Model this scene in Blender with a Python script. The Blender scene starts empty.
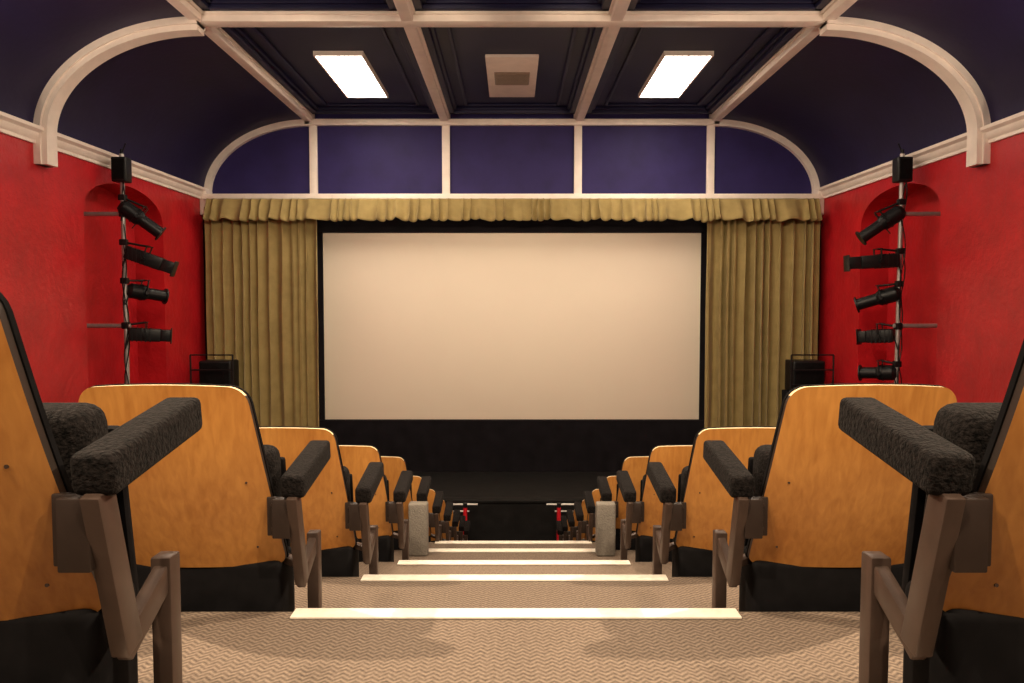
import bpy, bmesh, math, random
from mathutils import Vector, Matrix, noise
random.seed(4)
ZC=3.82
R=math.radians
scene=bpy.context.scene
COL=scene.collection
scene.view_settings.view_transform='Standard'

# ---------------------------------------------------------------- materials
def mat_new(name):
    m=bpy.data.materials.new(name); m.use_nodes=True
    nt=m.node_tree; b=nt.nodes['Principled BSDF']
    return m,nt,b
def noisy(name,col,rough=.6,var=.15,scale=8,bump=0.0,bscale=60,metal=0,spec=.5,stretch=(1,1,1),coat=0,sheen=0):
    m,nt,b=mat_new(name)
    tc=nt.nodes.new('ShaderNodeTexCoord'); mp=nt.nodes.new('ShaderNodeMapping')
    mp.inputs['Scale'].default_value=stretch
    nt.links.new(tc.outputs['Object'],mp.inputs[0])
    n=nt.nodes.new('ShaderNodeTexNoise'); n.inputs['Scale'].default_value=scale; n.inputs['Detail'].default_value=5
    nt.links.new(mp.outputs[0],n.inputs['Vector'])
    r=nt.nodes.new('ShaderNodeValToRGB')
    r.color_ramp.elements[0].position=.3; r.color_ramp.elements[1].position=.7
    r.color_ramp.elements[0].color=tuple(c*(1-var) for c in col)+(1,)
    r.color_ramp.elements[1].color=tuple(min(1,c*(1+var)) for c in col)+(1,)
    nt.links.new(n.outputs['Fac'],r.inputs[0]); nt.links.new(r.outputs[0],b.inputs['Base Color'])
    b.inputs['Roughness'].default_value=rough; b.inputs['Metallic'].default_value=metal
    b.inputs['Specular IOR Level'].default_value=spec
    b.inputs['Coat Weight'].default_value=coat; b.inputs['Sheen Weight'].default_value=sheen
    if bump>0:
        n2=nt.nodes.new('ShaderNodeTexNoise'); n2.inputs['Scale'].default_value=bscale; n2.inputs['Detail'].default_value=3
        nt.links.new(mp.outputs[0],n2.inputs['Vector'])
        bp=nt.nodes.new('ShaderNodeBump'); bp.inputs['Strength'].default_value=bump; bp.inputs['Distance'].default_value=.01
        nt.links.new(n2.outputs['Fac'],bp.inputs['Height']); nt.links.new(bp.outputs[0],b.inputs['Normal'])
    return m
M_red=noisy('red_plaster',(.50,.013,.019),.34,.16,3,1.0,13,spec=.45)
M_navy_cove=noisy('navy_cove_paint',(.016,.0115,.050),.5,.12,2,.2,12,spec=.25)
M_navy_ceil=noisy('navy_ceiling_paint',(.015,.015,.052),.5,.1,3,.1,20,spec=.25)
M_navy_fr=noisy('blue_frieze_paint',(.028,.020,.100),.6,.15,2.5,.15,18,spec=.2)
M_cream=noisy('cream_paint',(.88,.77,.69),.5,.06,6,.1,30)
M_gold=noisy('gold_velvet',(.31,.23,.092),.85,.12,5,.15,90,sheen=.1,spec=.1)
M_screen=noisy('screen_fabric',(.84,.735,.60),.85,.012,1.2)
M_black=noisy('black_drape',(.008,.007,.009),.9,.3,4,.2,60,spec=.1)
M_stage=noisy('black_stage_floor',(.008,.0075,.0075),.7,.35,6,.1,40,spec=.15)
M_metal=noisy('bronze_grey_metal',(.066,.042,.032),.42,.15,20,0,metal=.4)
M_plate=noisy('dark_bracket_metal',(.038,.025,.020),.42,.15,20,0,metal=.4)
M_pole=noisy('galvanised_pipe',(.5,.47,.45),.4,.1,20,metal=.6)
M_lampblk=noisy('black_lamp_metal',(.008,.008,.009),.4,.2,20,spec=.3)
M_fabric=noisy('charcoal_moquette',(.0085,.0068,.0064),.9,.9,130,.7,150,sheen=.02,spec=.08)
M_seatblk=noisy('black_seat_vinyl',(.005,.0045,.005),.75,.3,20,spec=.08)
M_nosing=noisy('pale_nosing',(.72,.65,.56),.55,.08,40,.1,80)
M_block=noisy('pale_carpet_block',(.21,.185,.155),.9,.15,90,.5,120)
M_redmet=noisy('red_metal',(.55,.01,.02),.4,.1,20)
M_grille=noisy('tan_grille',(.32,.24,.18),.6,.1,20)
M_back=noisy('rear_wall_paint',(.30,.02,.02),.6,.1,3)
M_lit_edge=noisy('lit_plywood_edge',(.80,.62,.38),.4,.1,60)  # pale plywood, with light caught on the seat's top edge painted in
M_trim=noisy('dark_edge_trim',(.02,.012,.008),.5,.1,60)
def wood():
    m,nt,b=mat_new('beech_veneer')
    tc=nt.nodes.new('ShaderNodeTexCoord'); mp=nt.nodes.new('ShaderNodeMapping')
    oi=nt.nodes.new('ShaderNodeObjectInfo'); add=nt.nodes.new('ShaderNodeVectorMath'); add.operation='ADD'
    sc=nt.nodes.new('ShaderNodeVectorMath'); sc.operation='SCALE'; sc.inputs[3].default_value=.37
    nt.links.new(oi.outputs['Location'],sc.inputs[0])
    nt.links.new(tc.outputs['Object'],add.inputs[0]); nt.links.new(sc.outputs[0],add.inputs[1])
    nt.links.new(add.outputs[0],mp.inputs[0]); mp.inputs['Scale'].default_value=(1,1,.13)
    n=nt.nodes.new('ShaderNodeTexNoise'); n.inputs['Scale'].default_value=60; n.inputs['Detail'].default_value=8; n.inputs['Distortion'].default_value=.4
    nt.links.new(mp.outputs[0],n.inputs['Vector'])
    n2=nt.nodes.new('ShaderNodeTexNoise'); n2.inputs['Scale'].default_value=4; n2.inputs['Detail'].default_value=3
    nt.links.new(add.outputs[0],n2.inputs['Vector'])
    mx=nt.nodes.new('ShaderNodeMath'); mx.operation='MULTIPLY_ADD'; mx.inputs[1].default_value=.5
    nt.links.new(n2.outputs['Fac'],mx.inputs[0]); 
    h=nt.nodes.new('ShaderNodeMath'); h.operation='MULTIPLY'; h.inputs[1].default_value=.5
    nt.links.new(n.outputs['Fac'],h.inputs[0]); nt.links.new(h.outputs[0],mx.inputs[2])
    r=nt.nodes.new('ShaderNodeValToRGB')
    e=r.color_ramp.elements; e[0].position=.33; e[0].color=(.37,.140,.028,1); e[1].position=.70; e[1].color=(.60,.275,.066,1)
    nt.links.new(mx.outputs[0],r.inputs[0]); nt.links.new(r.outputs[0],b.inputs['Base Color'])
    b.inputs['Roughness'].default_value=.38; b.inputs['Coat Weight'].default_value=.25; b.inputs['Coat Roughness'].default_value=.25
    return m
M_wood=wood()
def carpet(name,c0,c1):
    m,nt,b=mat_new(name); L=nt.links
    def mth(op,a,bb=None):
        n=nt.nodes.new('ShaderNodeMath'); n.operation=op
        for i,v in enumerate((a,bb)):
            if v is None: continue
            if isinstance(v,(int,float)): n.inputs[i].default_value=v
            else: L.new(v,n.inputs[i])
        return n.outputs[0]
    tc=nt.nodes.new('ShaderNodeTexCoord'); sp=nt.nodes.new('ShaderNodeSeparateXYZ'); L.new(tc.outputs['Object'],sp.inputs[0])
    tri=mth('PINGPONG',mth('ADD',sp.outputs[0],20),.017)
    s=mth('ADD',sp.outputs[1],mth('MULTIPLY',tri,.9)); s=mth('ADD',s,sp.outputs[2])
    st=mth('PINGPONG',mth('ADD',s,20),.009); st=mth('MULTIPLY',st,1/.009)
    nz=nt.nodes.new('ShaderNodeTexNoise'); nz.inputs['Scale'].default_value=110; nz.inputs['Detail'].default_value=4
    L.new(tc.outputs['Object'],nz.inputs['Vector'])
    f=mth('ADD',mth('MULTIPLY',st,.40),mth('MULTIPLY',nz.outputs['Fac'],.60))
    r=nt.nodes.new('ShaderNodeValToRGB'); e=r.color_ramp.elements
    e[0].position=.25; e[0].color=c0+(1,); e[1].position=.80; e[1].color=c1+(1,)
    L.new(f,r.inputs[0]); L.new(r.outputs[0],b.inputs['Base Color']); b.inputs['Roughness'].default_value=.95
    b.inputs['Specular IOR Level'].default_value=.1
    bp=nt.nodes.new('ShaderNodeBump'); bp.inputs['Strength'].default_value=.35; bp.inputs['Distance'].default_value=.004
    L.new(f,bp.inputs['Height']); L.new(bp.outputs[0],b.inputs['Normal'])
    return m
M_carpet=carpet('chevron_carpet',(.072,.054,.043),(.225,.172,.132))
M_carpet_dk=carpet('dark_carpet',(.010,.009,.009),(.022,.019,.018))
def emis(name,col,s):
    m,nt,b=mat_new(name)
    b.inputs['Base Color'].default_value=(.8,.8,.75,1)
    b.inputs['Emission Color'].default_value=col+(1,); b.inputs['Emission Strength'].default_value=s
    return m
M_lite=emis('light_diffuser',(1,.84,.66),26)
M_lite2=emis('light_diffuser_dim',(1,.84,.66),17)

# ---------------------------------------------------------------- builder
class MB:
    def __init__(s): s.bm=bmesh.new(); s.mats=[]
    def mi(s,m):
        if m not in s.mats: s.mats.append(m)
        return s.mats.index(m)
    def merge(s,t,m,M=None):
        i=s.mi(m)
        if M is not None: bmesh.ops.transform(t,matrix=M,verts=t.verts)
        for f in t.faces: f.material_index=i; f.smooth=True
        me=bpy.data.meshes.new('tmp'); t.to_mesh(me); s.bm.from_mesh(me); bpy.data.meshes.remove(me); t.free()
    def box(s,x0,x1,y0,y1,z0,z1,m,bev=0,seg=2,M=None):
        t=bmesh.new(); bmesh.ops.create_cube(t,size=1)
        T=Matrix.Translation(((x0+x1)/2,(y0+y1)/2,(z0+z1)/2))@Matrix.Diagonal((abs(x1-x0),abs(y1-y0),abs(z1-z0),1))
        bmesh.ops.transform(t,matrix=T,verts=t.verts)
        if bev>0: bmesh.ops.bevel(t,geom=t.edges[:],offset=bev,segments=seg,affect='EDGES',profile=.5)
        s.merge(t,m,M)
    def bar(s,p0,p1,w,h,m,bev=0,up=(0,0,1)):
        p0=Vector(p0);p1=Vector(p1);d=(p1-p0);L=d.length;d.normalize()
        up=Vector(up); x=d.cross(up)
        if x.length<1e-4: x=d.cross(Vector((0,1,0)))
        x.normalize(); z=x.cross(d)
        M=Matrix((x,d,z)).transposed().to_4x4(); M.translation=(p0+p1)/2
        s.box(-w/2,w/2,-L/2,L/2,-h/2,h/2,m,bev,2,M)
    def cyl(s,p0,p1,r,m,r2=None,seg=20):
        p0=Vector(p0);p1=Vector(p1);d=p1-p0
        t=bmesh.new(); bmesh.ops.create_cone(t,cap_ends=True,segments=seg,radius1=r,radius2=r if r2 is None else r2,depth=d.length)
        M=d.to_track_quat('Z','Y').to_matrix().to_4x4(); M.translation=(p0+p1)/2
        s.merge(t,m,M)
    def tube(s,pts,r,m,seg=8):
        pts=[Vector(p) for p in pts]
        for a,b in zip(pts[:-1],pts[1:]): s.cyl(a,b,r,m,seg=seg)
    def grid(s,fn,nu,nv,m,closed_thick=None):
        t=bmesh.new(); V=[[t.verts.new(fn(i/nu,j/nv)) for i in range(nu+1)] for j in range(nv+1)]
        for j in range(nv):
            for i in range(nu): t.faces.new((V[j][i],V[j][i+1],V[j+1][i+1],V[j+1][i]))
        s.merge(t,m)
    def shell(s,fa,fb,nu,nv,m,mtop=None,mside=None):
        t=bmesh.new()
        A=[[t.verts.new(fa(i/nu,j/nv)) for i in range(nu+1)] for j in range(nv+1)]
        B=[[t.verts.new(fb(i/nu,j/nv)) for i in range(nu+1)] for j in range(nv+1)]
        et=[];es=[]
        for j in range(nv):
            for i in range(nu):
                t.faces.new((A[j][i],A[j][i+1],A[j+1][i+1],A[j+1][i]))
                t.faces.new((B[j][i],B[j+1][i],B[j+1][i+1],B[j][i+1]))
        for i in range(nu):
            es.append(t.faces.new((A[0][i+1],A[0][i],B[0][i],B[0][i+1]))); et.append(t.faces.new((A[nv][i],A[nv][i+1],B[nv][i+1],B[nv][i])))
        for j in range(nv):
            q=et if j>nv-6 else es
            q.append(t.faces.new((A[j][0],A[j+1][0],B[j+1][0],B[j][0]))); q.append(t.faces.new((A[j+1][nu],A[j][nu],B[j][nu],B[j+1][nu])))
        bmesh.ops.recalc_face_normals(t,faces=t.faces[:])
        n0=len(s.bm.faces); t.faces.index_update(); it=[f.index for f in et]; is_=[f.index for f in es]
        s.merge(t,m)
        if mtop is not None:
            k=s.mi(mtop); k2=s.mi(mside); s.bm.faces.ensure_lookup_table()
            for i in it: s.bm.faces[n0+i].material_index=k
            for i in is_: s.bm.faces[n0+i].material_index=k2
    def prism(s,pts,axis,a0,a1,m):
        t=bmesh.new()
        f=(lambda p,a:(a,p[0],p[1])) if axis=='x' else (lambda p,a:(p[0],a,p[1]))
        A=[t.verts.new(f(p,a0)) for p in pts]; B=[t.verts.new(f(p,a1)) for p in pts]
        t.faces.new(A); t.faces.new(B[::-1])
        n=len(pts)
        for i in range(n): t.faces.new((A[i],B[i],B[(i+1)%n],A[(i+1)%n]))
        bmesh.ops.recalc_face_normals(t,faces=t.faces[:])
        s.merge(t,m)
    def mesh(s,name):
        me=bpy.data.meshes.new(name); s.bm.to_mesh(me); s.bm.free()
        for m in s.mats: me.materials.append(m)
        me.set_sharp_from_angle(angle=R(38)); return me
    def obj(s,name,loc=(0,0,0)):
        o=bpy.data.objects.new(name,s.mesh(name)); o.location=loc; COL.objects.link(o); return o

# ---------------------------------------------------------------- dimensions
P=.92
HREL={1:.839,2:1.084,3:1.346,4:1.59,5:1.835,6:2.17,7:2.50,8:2.83,9:3.16,10:3.49,11:3.82}
def ztop(k):
    return ZC-(HREL[k] if k>=1 else .839-.245*(1-k))
def yedge(k): return 2.0+P*(k-1)
WX=5.5; YF=13.6; YB=-3.4
ZCOR=ZC+1.95; ZB=ZC+3.22; ZCE=ZC+3.42

fl=MB()
K0=-4
for k in range(K0,11):
    m=M_carpet
    y0=YB if k==K0 else yedge(k-1)
    fl.box(-WX,WX,y0,yedge(k),-.3,ztop(k),m)
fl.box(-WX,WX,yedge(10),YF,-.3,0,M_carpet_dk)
for k in range(6,11):
    fl.box(-.52,.52,yedge(k-1),yedge(k-1)+.35,ztop(k),(ztop(k)+ztop(k-1))/2,M_carpet)
fl.obj('floor')
for k in range(0,7):
    b=MB(); b.box(-.590,.610,yedge(k)-.052,yedge(k)+.008,ztop(k)+.0005,ztop(k)+.008,M_nosing,.003,2); b.obj('step_nosing')
st=MB()
st.box(-WX+.01,WX-.01,11.3,YF-.02,0,ZC-3.012,M_stage); st.box(-WX+.01,WX-.01,11.27,11.5,ZC-3.04,ZC-3.0,M_stage,.008)
st.obj('stage')
ZS=ZC-3.012

def side_wall(sgn,name):
    w=MB(); w.box(sgn*WX,sgn*(WX+.65),YB,YF+.3,-.3,ZCOR+.05,M_red); o=w.obj(name)
    c=MB(); pts=[]
    y0,y1=9.7,11.9; zs=ZC+1.15; rise=.52; yc=(y0+y1)/2; h=(y1-y0)/2
    pts=[(y0,.5),(y1,.5)]
    for i in range(0,33):
        a=math.pi*i/32; pts.append((yc+h*math.cos(a),zs+rise*math.sin(a)**.8 if 0<i<32 else zs))
    xs=sorted((sgn*(WX-.2),sgn*(WX+.45)))
    c.prism(pts,'x',xs[0],xs[1],M_red); co=c.obj('cutter')
    md=o.modifiers.new('b','BOOLEAN'); md.object=co; md.operation='DIFFERENCE'; md.solver='EXACT'
    dg=bpy.context.evaluated_depsgraph_get(); me=bpy.data.meshes.new_from_object(o.evaluated_get(dg))
    me.set_sharp_from_angle(angle=R(25))
    o.modifiers.clear(); o.data=me; bpy.data.objects.remove(co)
side_wall(-1,'wall_left'); side_wall(1,'wall_right')
w=MB(); w.box(-WX-.45,WX+.45,YB-.2,YB,-.3,ZCE+.2,M_back); w.obj('wall_back')
w=MB(); w.box(-WX-.45,WX+.45,YF,YF+.3,-.3,ZCE+.2,M_navy_fr); w.obj('wall_front')

c=MB(); c.box(-3.75,3.75,YB,YF,ZCE,ZCE+.15,M_navy_ceil)
def ell(t,off=0):
    a=t*math.pi/2
    return (3.6+(1.9+off)*math.sin(a), ZCOR+(1.31+off)*math.cos(a))
for sg in (-1,1):
    c.shell(lambda u,v:(sg*ell(u)[0],YB+(YF-YB)*v,ell(u)[1]),lambda u,v:(sg*ell(u,.1)[0],YB+(YF-YB)*v,ell(u,.1)[1]),40,2,M_navy_cove)
c.obj('ceiling')
cm=MB()
bays=[(8.95,13.4),(4.35,8.75),(-.25,4.15)]
cells=[(-3.52,-1.29),(-1.11,1.11),(1.29,3.52)]
for y0,y1 in bays:
    for x0,x1 in cells:
        for ins,wd,hh in ((.0,.10,.10),(.10,.05,.055),(.30,.05,.035)):
            a,b_,c_,d=x0+ins,x1-ins,y0+ins,y1-ins; z0=ZCE-hh
            cm.box(a,a+wd,c_,d,z0,ZCE,M_navy_ceil,.01); cm.box(b_-wd,b_,c_,d,z0,ZCE,M_navy_ceil,.01)
            cm.box(a,b_,c_,c_+wd,z0,ZCE,M_navy_ceil,.01); cm.box(a,b_,d-wd,d,z0,ZCE,M_navy_ceil,.01)
cm.obj('ceiling_coffer_moulding')
n=1
for x in (-3.62,-1.2,1.2,3.62):
    b=MB(); b.box(x-.07,x+.07,YB,YF,ZB,ZCE,M_cream,.012); b.box(x-.1,x+.1,YB,YF,ZB+.07,ZCE,M_cream,.012); b.obj('trim_%d'%n); n+=1
def rib(y,w,th,zend,x0=3.6):
    b=MB()
    b.box(-x0-.05,x0+.05,y-w/2,y+w/2,ZB-.004,ZCE,M_cream,.012)
    b.box(-x0-.05,x0+.05,y-w/2-.03,y+w/2+.03,ZB+.07,ZCE,M_cream,.012)
    for sg in (-1,1):
        for ww,tt in ((w,th),(w+.06,th*.55)):
            def fo(u,off):
                L=.12
                if u<1-L: x,z=ell(u/(1-L),off)
                else:
                    x,z=ell(1,off); z=ZCOR+(zend-ZCOR)*(u-(1-L))/L
                return x,z
            def mk(off):
                return lambda u,v:(sg*fo(u,off)[0],y-ww/2+ww*v,fo(u,off)[1])
            b.shell(mk(-tt),mk(0),48,1,M_cream)
    return b
for y in (8.85,4.25,-.35):
    rib(y,.2,.14,ZC+1.60).obj('trim_%d'%n); n+=1
b=MB()
b.box(-3.7,3.7,YF-.10,YF,ZC+3.16,ZC+3.27,M_cream,.012)
for sg in (-1,1):
    b.shell(lambda u,v:(sg*ell(u,-.11)[0],YF-.10+.1*v,ell(u,-.11)[1]),lambda u,v:(sg*ell(u,.0)[0],YF-.10+.1*v,ell(u,0)[1]),40,1,M_cream)
    b.box(sg*5.38,sg*5.495,YF-.30,YF,ZC+1.55,ZC+2.0,M_cream,.012)
b.box(-5.38,5.38,YF-.42,YF,ZC+1.80,ZC+1.87,M_cream,.01)
b.box(-5.38,5.38,YF-.37,YF,ZC+1.87,ZC+1.91,M_cream,.01)
for x in (-3.55,-1.18,1.18,3.55):
    b.box(x-.07,x+.07,YF-.06,YF,ZC+1.85,ZC+3.2,M_cream,.01)
b.obj('trim_%d'%n); n+=1
for sg in (-1,1):
    prof=[(0,-.12),(.03,-.12),(.03,-.08),(.06,-.05),(.07,.0),(.11,.03),(.11,.07),(0,.07)]
    b=MB(); t=[(sg*(WX-p[0]),ZCOR+p[1]) for p in prof]
    b.prism(t,'y',YB,YF,M_cream); b.obj('trim_%d'%n); n+=1

for y0 in (10.4,5.75,1.2):
    for sg in (-1,1):
        b=MB(); xa,xb=(2.09,2.72) if sg>0 else (-2.68,-2.05); y1=y0+2.05
        z=ZCE-.05
        b.box(xa,xb,y0,y1,z,ZCE-.005,M_lite if y0>9 else M_lite2)
        fr=.025
        for q in ((xa-fr,xa,y0-fr,y1+fr),(xb,xb+fr,y0-fr,y1+fr),(xa,xb,y0-fr,y0),(xa,xb,y1,y1+fr),(xa,xb,y0+1.3,y0+1.33),((xa+xb)/2-.008,(xa+xb)/2+.008,y0,y1)):
            b.box(q[0],q[1],q[2],q[3],z-.015,ZCE,M_cream)
        b.obj('ceiling_light_panel')
b=MB(); b.box(-.37,.37,10.5,12.5,ZCE-.05,ZCE,M_cream,.012)
b.box(-.26,.26,11.15,11.75,ZCE-.065,ZCE-.04,M_grille,.005)
for i in range(9): b.box(-.24,.24,11.19+i*.062,11.215+i*.062,ZCE-.078,ZCE-.06,M_grille)
b.box(-.22,.22,11.2,11.7,ZCE-.070,ZCE-.06,M_plate)
b.obj('ceiling_vent')

# ---------------------------------------------------------------- screen, drapes
b=MB(); b.box(-3.35,3.35,13.36,13.40,ZC-2.085,ZC+1.24,M_screen,.003); b.obj('projection_screen')
b=MB()
b.box(-5.49,5.49,13.42,13.5,ZC-2.15,ZC+1.78,M_black)
b.box(-3.75,3.75,13.30,13.42,ZC+1.245,ZC+1.75,M_black)
for sg in (-1,1): b.box(sg*3.355,sg*3.7,13.34,13.42,ZC-2.15,ZC+1.3,M_black)
b.obj('screen_masking_frame')
b=MB()
b.shell(lambda u,v:(-5.4+10.8*u,13.26+.012*math.sin(u*260)*(1-v),ZS+(ZC-2.09-ZS)*v),lambda u,v:(-5.4+10.8*u,13.5,ZS+(ZC-2.09-ZS)*v),300,4,M_black)
b.obj('stage_skirt_drape')
def curtain(sg):
    x0,x1=3.34,5.31
    ph=random.random()*10
    def f(u,v):
        x=x0+(x1-x0)*u
        w=u*12+.9*noise.noise(Vector((u*4+ph,0,0)))+.10*noise.noise(Vector((u*9,v*3,ph)))
        amp=.13*(.75+.7*noise.noise(Vector((u*9,ph,1))))*(1-.35*v)
        s=math.sin(w*2*math.pi)
        y=13.10-amp*(s*.75+.3*math.sin(w*4*math.pi+1+3*u))
        xx=x+.04*math.cos(w*2*math.pi)
        z=ZC-2.29+(1.66+2.29)*v+.012*s*(1-v)
        return (sg*min(xx,5.46),y,z)
    b=MB(); b.grid(f,420,36,M_gold); o=b.obj('stage_curtain')
    sm=o.modifiers.new('s','SOLIDIFY'); sm.thickness=.006
for sg in (-1,1): curtain(sg)
def val(u,v):
    x=-5.28+10.56*u
    w=u*58+1.6*noise.noise(Vector((u*22,0,3)))+.12*noise.noise(Vector((u*60,v*2,5)))
    amp=.06*(1-v*.6)*(.8+.6*noise.noise(Vector((u*37,1,0))))
    s=math.sin(w*2*math.pi)
    zb=ZC+1.42+.05*noise.noise(Vector((u*40,2,0)))+.014*s
    return (x+.018*math.cos(w*2*math.pi),12.92-amp*s-.02*(1-v)+.12*v,zb+(ZC+1.80-zb)*v)
b=MB(); b.grid(val,1100,10,M_gold); o=b.obj('stage_curtain_valance'); sm=o.modifiers.new('s','SOLIDIFY'); sm.thickness=.006

# ---------------------------------------------------------------- theatre seat
def seat_mesh(sd):
    b=MB()
    H0,H1=.355,.873
    def outline(v,ext=0):
        z=H0-ext+(H1-H0+2*ext)*v
        tt=(z-H0)/(H1-H0)
        hw=.256-.012*tt-.034*max(0,tt)**2+ext
        r=.045+ext; dt=(H1+ext)-z
        if dt<r: hw-=r-math.sqrt(max(0,r*r-(r-dt)**2))
        r=.03; db=z-(H0-ext)
        if db<r: hw-=r-math.sqrt(max(0,r*r-(r-db)**2))
        return z,hw,tt
    def vv(v): return .5-.5*math.cos(math.pi*v)
    def surf(off,ext,bulge=0):
        def f(u,v):
            v=vv(v); z,hw,tt=outline(v,ext); q=2*u-1; x=q*hw
            y=.115-.17*tt+.025*math.sin(math.pi*min(1,max(0,tt)))*-1+ .5*(x*x) +off
            e=(1-abs(q)**4)*(1-abs(2*v-1)**6)
            y+=bulge*e
            z2=z+.006*(1-(q)**2)*max(0,tt)**3
            return (x,y,z2)
        return f
    b.shell(surf(0,0),surf(.015,0),30,36,M_wood,M_lit_edge,M_trim)
    b.shell(surf(.015,.0025),surf(.026,.0025,.05),30,36,M_seatblk)
    for sx in (-1,1):
        for tz in (.12,.5):
            z=H0+(H1-H0)*tz; x=sx*.19; y=.115-.17*tz-.025*math.sin(math.pi*tz)+.5*x*x
            b.cyl((x,y-.002,z),(x,y+.004,z),.003,M_metal,seg=10)
    T=Matrix.Translation((0,.235,.475))@Matrix.Rotation(R(8),4,'X')
    b.box(-.215,.215,-.05,.05,-.20,.20,M_fabric,.035,4,T)
    T2=Matrix.Translation((0,.30,.46))@Matrix.Rotation(R(8),4,'X')
    b.box(-.215,.215,-.012,.012,-.19,.17,M_seatblk,.008,2,T2)
    b.box(-.245,.245,.120,.27,.012,.37,M_seatblk,.02,3)
    b.box(-.20,.20,.13,.25,0,.03,M_seatblk,.004)
    ax=sd*.312
    T=Matrix.Translation((ax,0.0,.600))@Matrix.Rotation(R(8.5),4,'X')
    b.box(-.032,.032,.012,.315,-.031,.031,M_fabric,.012,3,T)
    b.bar((ax,.025,.580),(ax,.095,.325),.028,.046,M_metal,.004,up=(0,1,0))
    b.bar((ax,.078,.328),(ax,.232,.400),.024,.044,M_metal,.004)
    b.bar((ax,.222,.424),(ax,.222,0),.034,.038,M_metal,.004,up=(0,1,0))
    b.box(ax-.028,ax+.028,.17,.275,0,.008,M_metal,.002)
    b.box(sd*.235,sd*.275,.045,.058,.465,.57,M_plate,.003)
    b.box(sd*.256,sd*.303,.02,.058,.465,.57,M_plate,.003)
    for z in (.485,.55): b.cyl((sd*.25,.040,z),(sd*.25,.048,z),.004,M_metal,seg=10)
    b.bar((ax,.12,.36),(sd*.215,.2,.36),.03,.02,M_metal,.003)
    return b.mesh('theatre_seat')
ME={1:seat_mesh(1),-1:seat_mesh(-1)}
for k in range(1,11):
    for side in (-1,1):
        for c_ in range(6):
            x=side*((.915 if side>0 else .886)+.60*c_)
            o=bpy.data.objects.new('theatre_seat',ME[-side]); COL.objects.link(o)
            o.location=(x,1.0+P*(k-1),ztop(k))

for sg in (-1,1):
    b=MB(); x=sorted((sg*.53,sg*.65)); b.box(x[0],x[1],4.63,4.71,ztop(4)+.001,ztop(4)+.335,M_block,.012,3); b.obj('carpeted_aisle_block')
for sg in (-1,1):
    b=MB(); y=10.75
    b.cyl((sg*.68,y,0),(sg*.68,y,.86),.03,M_redmet)
    b.cyl((sg*.68,y,.86),(sg*.68,y,.92),.034,M_lampblk)
    b.cyl((sg*.50,y,.90),(sg*1.25,y,.90),.016,M_pole); b.cyl((sg*.62,y,.80),(sg*1.25,y,.80),.012,M_pole)
    b.cyl((sg*1.2,y,0),(sg*1.2,y,.90),.02,M_redmet); b.obj('aisle_handrail')

# ---------------------------------------------------------------- stage lights on poles
def lantern(sg,base,d,L=.46,kind=0,out=.19):
    b=MB(); d=Vector(d).normalized(); L=L*1.2
    p=Vector(base); c0=p+d*out
    up=Vector((0,0,1)); side=d.cross(up).normalized(); u2=side.cross(d)
    pole=Vector(base)
    b.box(pole.x-.045,pole.x+.045,pole.y-.045,pole.y+.045,pole.z+.08,pole.z+.16,M_lampblk,.008)
    yk=c0+u2*.17
    b.cyl(Vector((pole.x,pole.y,pole.z+.12)),yk,.014,M_lampblk)
    b.bar(yk-side*.13,yk+side*.13,.04,.01,M_lampblk)
    for q in (-1,1): b.bar(yk+side*.13*q,c0+side*.13*q,.04,.01,M_lampblk,up=tuple(d)); b.cyl(c0+side*.09*q,c0+side*.15*q,.024,M_lampblk)
    a=c0-d*(L*.38)
    if kind in (0,2):
        b.cyl(a,a+d*(L*.42),.105,M_lampblk); b.cyl(a-d*.05,a,.065,M_lampblk,.103)
        b.cyl(a+d*(L*.42),a+d*(L*.5),.105,M_lampblk,.08)
        b.cyl(a+d*(L*.5),a+d*L,.08,M_lampblk); b.cyl(a+d*L,a+d*(L+.02),.112,M_lampblk)
        b.cyl(a+d*(L*.3),a+d*(L*.33),.115,M_lampblk)
        if kind==2:
            for q in (-1,1): b.bar(a+d*L*.45+u2*.08*q,a+d*L*.45+u2*.17*q,.05,.008,M_lampblk)
    else:
        b.bar(a,a+d*(L*.75),.20,.175,M_lampblk,.02); b.bar(a+d*L*.75,a+d*(L*.98),.18,.16,M_lampblk,.01)
        for q in range(5): b.bar(a+d*(.04+q*.055)-side*.105,a+d*(.04+q*.055)+side*.105,.012,.19,M_lampblk)
        b.bar(a+d*L*.98,a+d*L,.23,.22,M_lampblk,.004)
    pts=[]; s0=a; e0=Vector((pole.x,pole.y-.03,pole.z-.14))
    for i in range(9):
        t=i/8; q=s0.lerp(e0,t); q.z-=.12*math.sin(math.pi*t); q.y-=.05*math.sin(math.pi*t); pts.append(q)
    b.tube(pts,.009,M_lampblk)
    return b
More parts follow.
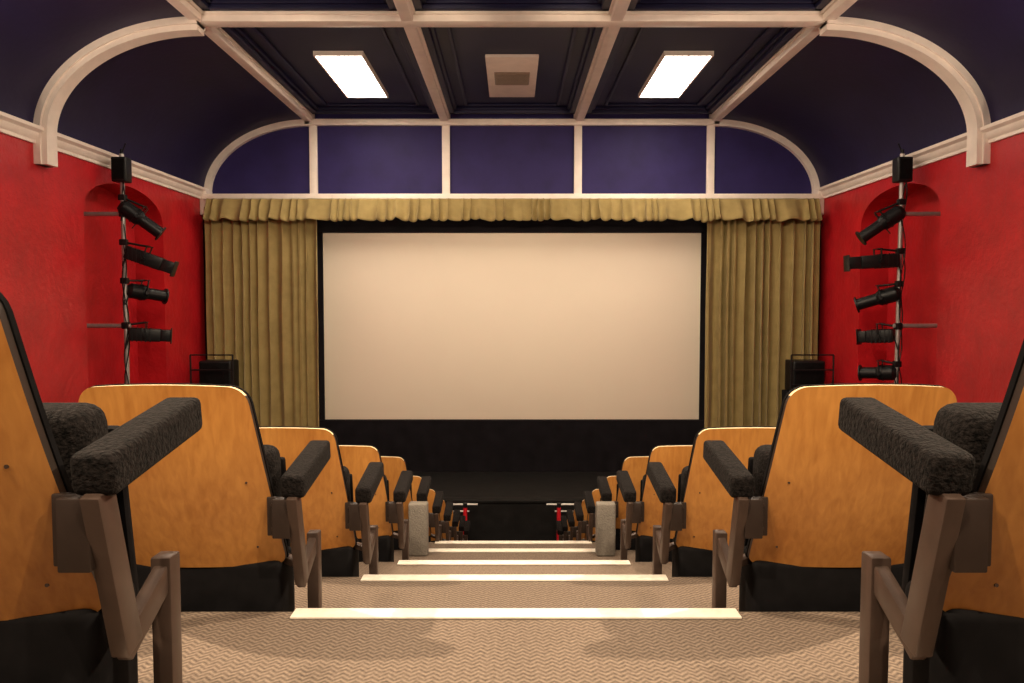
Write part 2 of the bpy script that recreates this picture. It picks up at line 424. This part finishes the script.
def rig(sg,specs):
    root=bpy.data.objects.new('stage_light_pole',None); COL.objects.link(root)
    px,py=sg*5.25,10.2; root.location=(px,py,ZC)
    b=MB(); b.cyl((0,0,-1.5),(0,0,2.0),.03,M_pole)
    for z in (1.20,-.31):
        b.cyl((sg*-.06,0,z),(sg*.695,0,z),.03,M_pole); b.box(sg*.67,sg*.695,-.05,.05,z-.06,z+.06,M_pole,.004)
        b.box(-.04,.04,-.04,.04,z-.04,z+.04,M_lampblk,.006)
    o=b.obj('pole'); o.parent=root
    b=MB(); b.box(-.10,.10,-.1,.08,1.62,1.95,M_lampblk,.02,3); b.box(-.08,.08,-.11,-.09,1.65,1.92,M_seatblk,.004); b.cyl((0,0,1.95),(.0,0,2.06),.02,M_lampblk); b.cyl((.0,0,2.0),(-sg*.07,-.02,2.14),.01,M_lampblk)
    o=b.obj('loudspeaker_head'); o.parent=root
    for i,(z,dx,dy,dz,k,L,ou) in enumerate(specs):
        o=lantern(sg,(0,0,z),(-sg*dx,dy,dz),L,k,ou).obj('lantern_%d'%(i+1)); o.parent=root
    b=MB()
    for q in range(2):
        pts=[]
        for i in range(30):
            t=i/29; z=1.7-3.0*t; pts.append((.03*math.sin(t*19+q*2)+.02,-.035-.02*math.cos(t*13+q),z))
        b.tube(pts,.008,M_lampblk,6)
    o=b.obj('cable_loom'); o.parent=root
rig(-1,[(1.30,.75,.3,-.62,2,.46,.22),(.70,.95,.2,-.36,1,.54,.28),(.18,.6,.6,-.14,0,.38,.24),(-.42,.9,.35,-.06,1,.44,.24)])
rig(1,[(1.24,.8,.2,-.6,2,.48,.24),(.58,.98,.1,-.06,1,.56,.28),(.14,.7,.4,-.26,0,.42,.22),(-.44,.65,.55,-.06,1,.38,.22),(-.95,.65,.5,-.05,0,.34,.2)])

for sg in (-1,1):
    b=MB(); x=sg*4.98; y=12.72
    b.box(x-.27,x+.27,y-.2,y+.2,ZC-1.5,ZC-.97,M_lampblk,.03,3)
    b.box(x-.24,x+.24,y-.215,y-.195,ZC-1.47,ZC-1.0,M_seatblk,.01)
    b.cyl((x,y-.22,ZC-1.2),(x,y-.21,ZC-1.2),.15,M_seatblk,seg=32)
    b.box(x-.3,x+.3,y-.24,y+.24,ZS+.001,ZC-1.5,M_black,.01)
    b.obj('loudspeaker_cabinet')
    b=MB()
    zt=ZC-.86; y2=12.40
    xa,xb=x-.35,x+.35
    for xx in (xa,xb): b.cyl((xx,y2,ZS),(xx,y2,zt),.014,M_lampblk)
    for zz in (zt,zt-.25,zt-.5): b.cyl((xa,y2,zz),(xb,y2,zz),.012,M_lampblk)
    b.obj('guard_rail')

# ---------------------------------------------------------------- added fill spotlights, unseen, with invented housings on the ceiling beams
def fill_spot(x,y,tgt,power,ang,blend=.5,rad=.06,col=(1,.785,.55)):
    b=MB(); p=Vector((x,y,ZB-.14)); d=(Vector(tgt)-p).normalized()
    b.cyl((x,y,ZB),(x,y,ZB-.06),.03,M_cream)
    b.cyl(p-d*.13,p-d*.01,.075,M_cream,.085)
    o=b.obj('fill_spotlight')
    l=bpy.data.lights.new('fill_spot_lamp','SPOT'); l.energy=power; l.spot_size=R(ang); l.spot_blend=blend; l.shadow_soft_size=rad; l.color=col
    lo=bpy.data.objects.new('fill_lamp',l); COL.objects.link(lo); lo.location=p+d*.01; lo.rotation_euler=d.to_track_quat('-Z','Y').to_euler(); lo.parent=o
for sg in (-1,1):
    fill_spot(sg*1.2,-.6,(sg*1.1,3.2,ZC-.8),580,75)
    fill_spot(sg*3.62,-2.2,(sg*1.0,1.2,ZC-.2),450,60)
    fill_spot(sg*3.62,2.6,(-sg*.1,2.2,ZC-.84),1400,40,rad=.025)
    fill_spot(sg*1.2,4.0,(0,5.0,ZC-1.7),420,46,rad=.04)
    fill_spot(sg*1.2,5.2,(sg*1.7,13.4,ZC-.6),600,70)
    fill_spot(-sg*1.2,5.6,(sg*5.5,9.6,ZC+.6),330,60)
for sg in (-1,1):  # added side-wall fill lights, out of view, to brighten the ceiling beams
    for y in (.6,5.6):
        b=MB(); x=sg*(WX-.16); z=ZC+.9
        b.cyl((x,y,z-.14),(x,y,z),.05,M_cream,.13,seg=28); b.box(min(x,sg*WX),max(x,sg*(WX-.001)),y-.03,y+.03,z-.14,z-.06,M_cream,.004)
        o=b.obj('fill_uplighter')
        l=bpy.data.lights.new('fill_uplight','SPOT'); l.energy=480; l.spot_size=R(110); l.spot_blend=.6; l.shadow_soft_size=.08; l.color=(1,.81,.60)
        lo=bpy.data.objects.new('fill_lamp',l); COL.objects.link(lo); lo.location=(x,y,z+.01)
        d=Vector((-sg*3.6,2.6 if y>3 else 2.0,2.4)).normalized(); lo.rotation_euler=d.to_track_quat('-Z','Y').to_euler(); lo.parent=o

wd=bpy.data.worlds.new('w'); scene.world=wd; wd.use_nodes=True
wd.node_tree.nodes['Background'].inputs[0].default_value=(.5,.42,.36,1); wd.node_tree.nodes['Background'].inputs[1].default_value=.05

cam=bpy.data.cameras.new('cam'); co=bpy.data.objects.new('camera',cam); COL.objects.link(co)
cam.lens=26.37; cam.sensor_width=36; cam.clip_start=.02
co.location=(0,0,ZC); co.rotation_euler=(R(90-2.94),0,0)
scene.camera=co
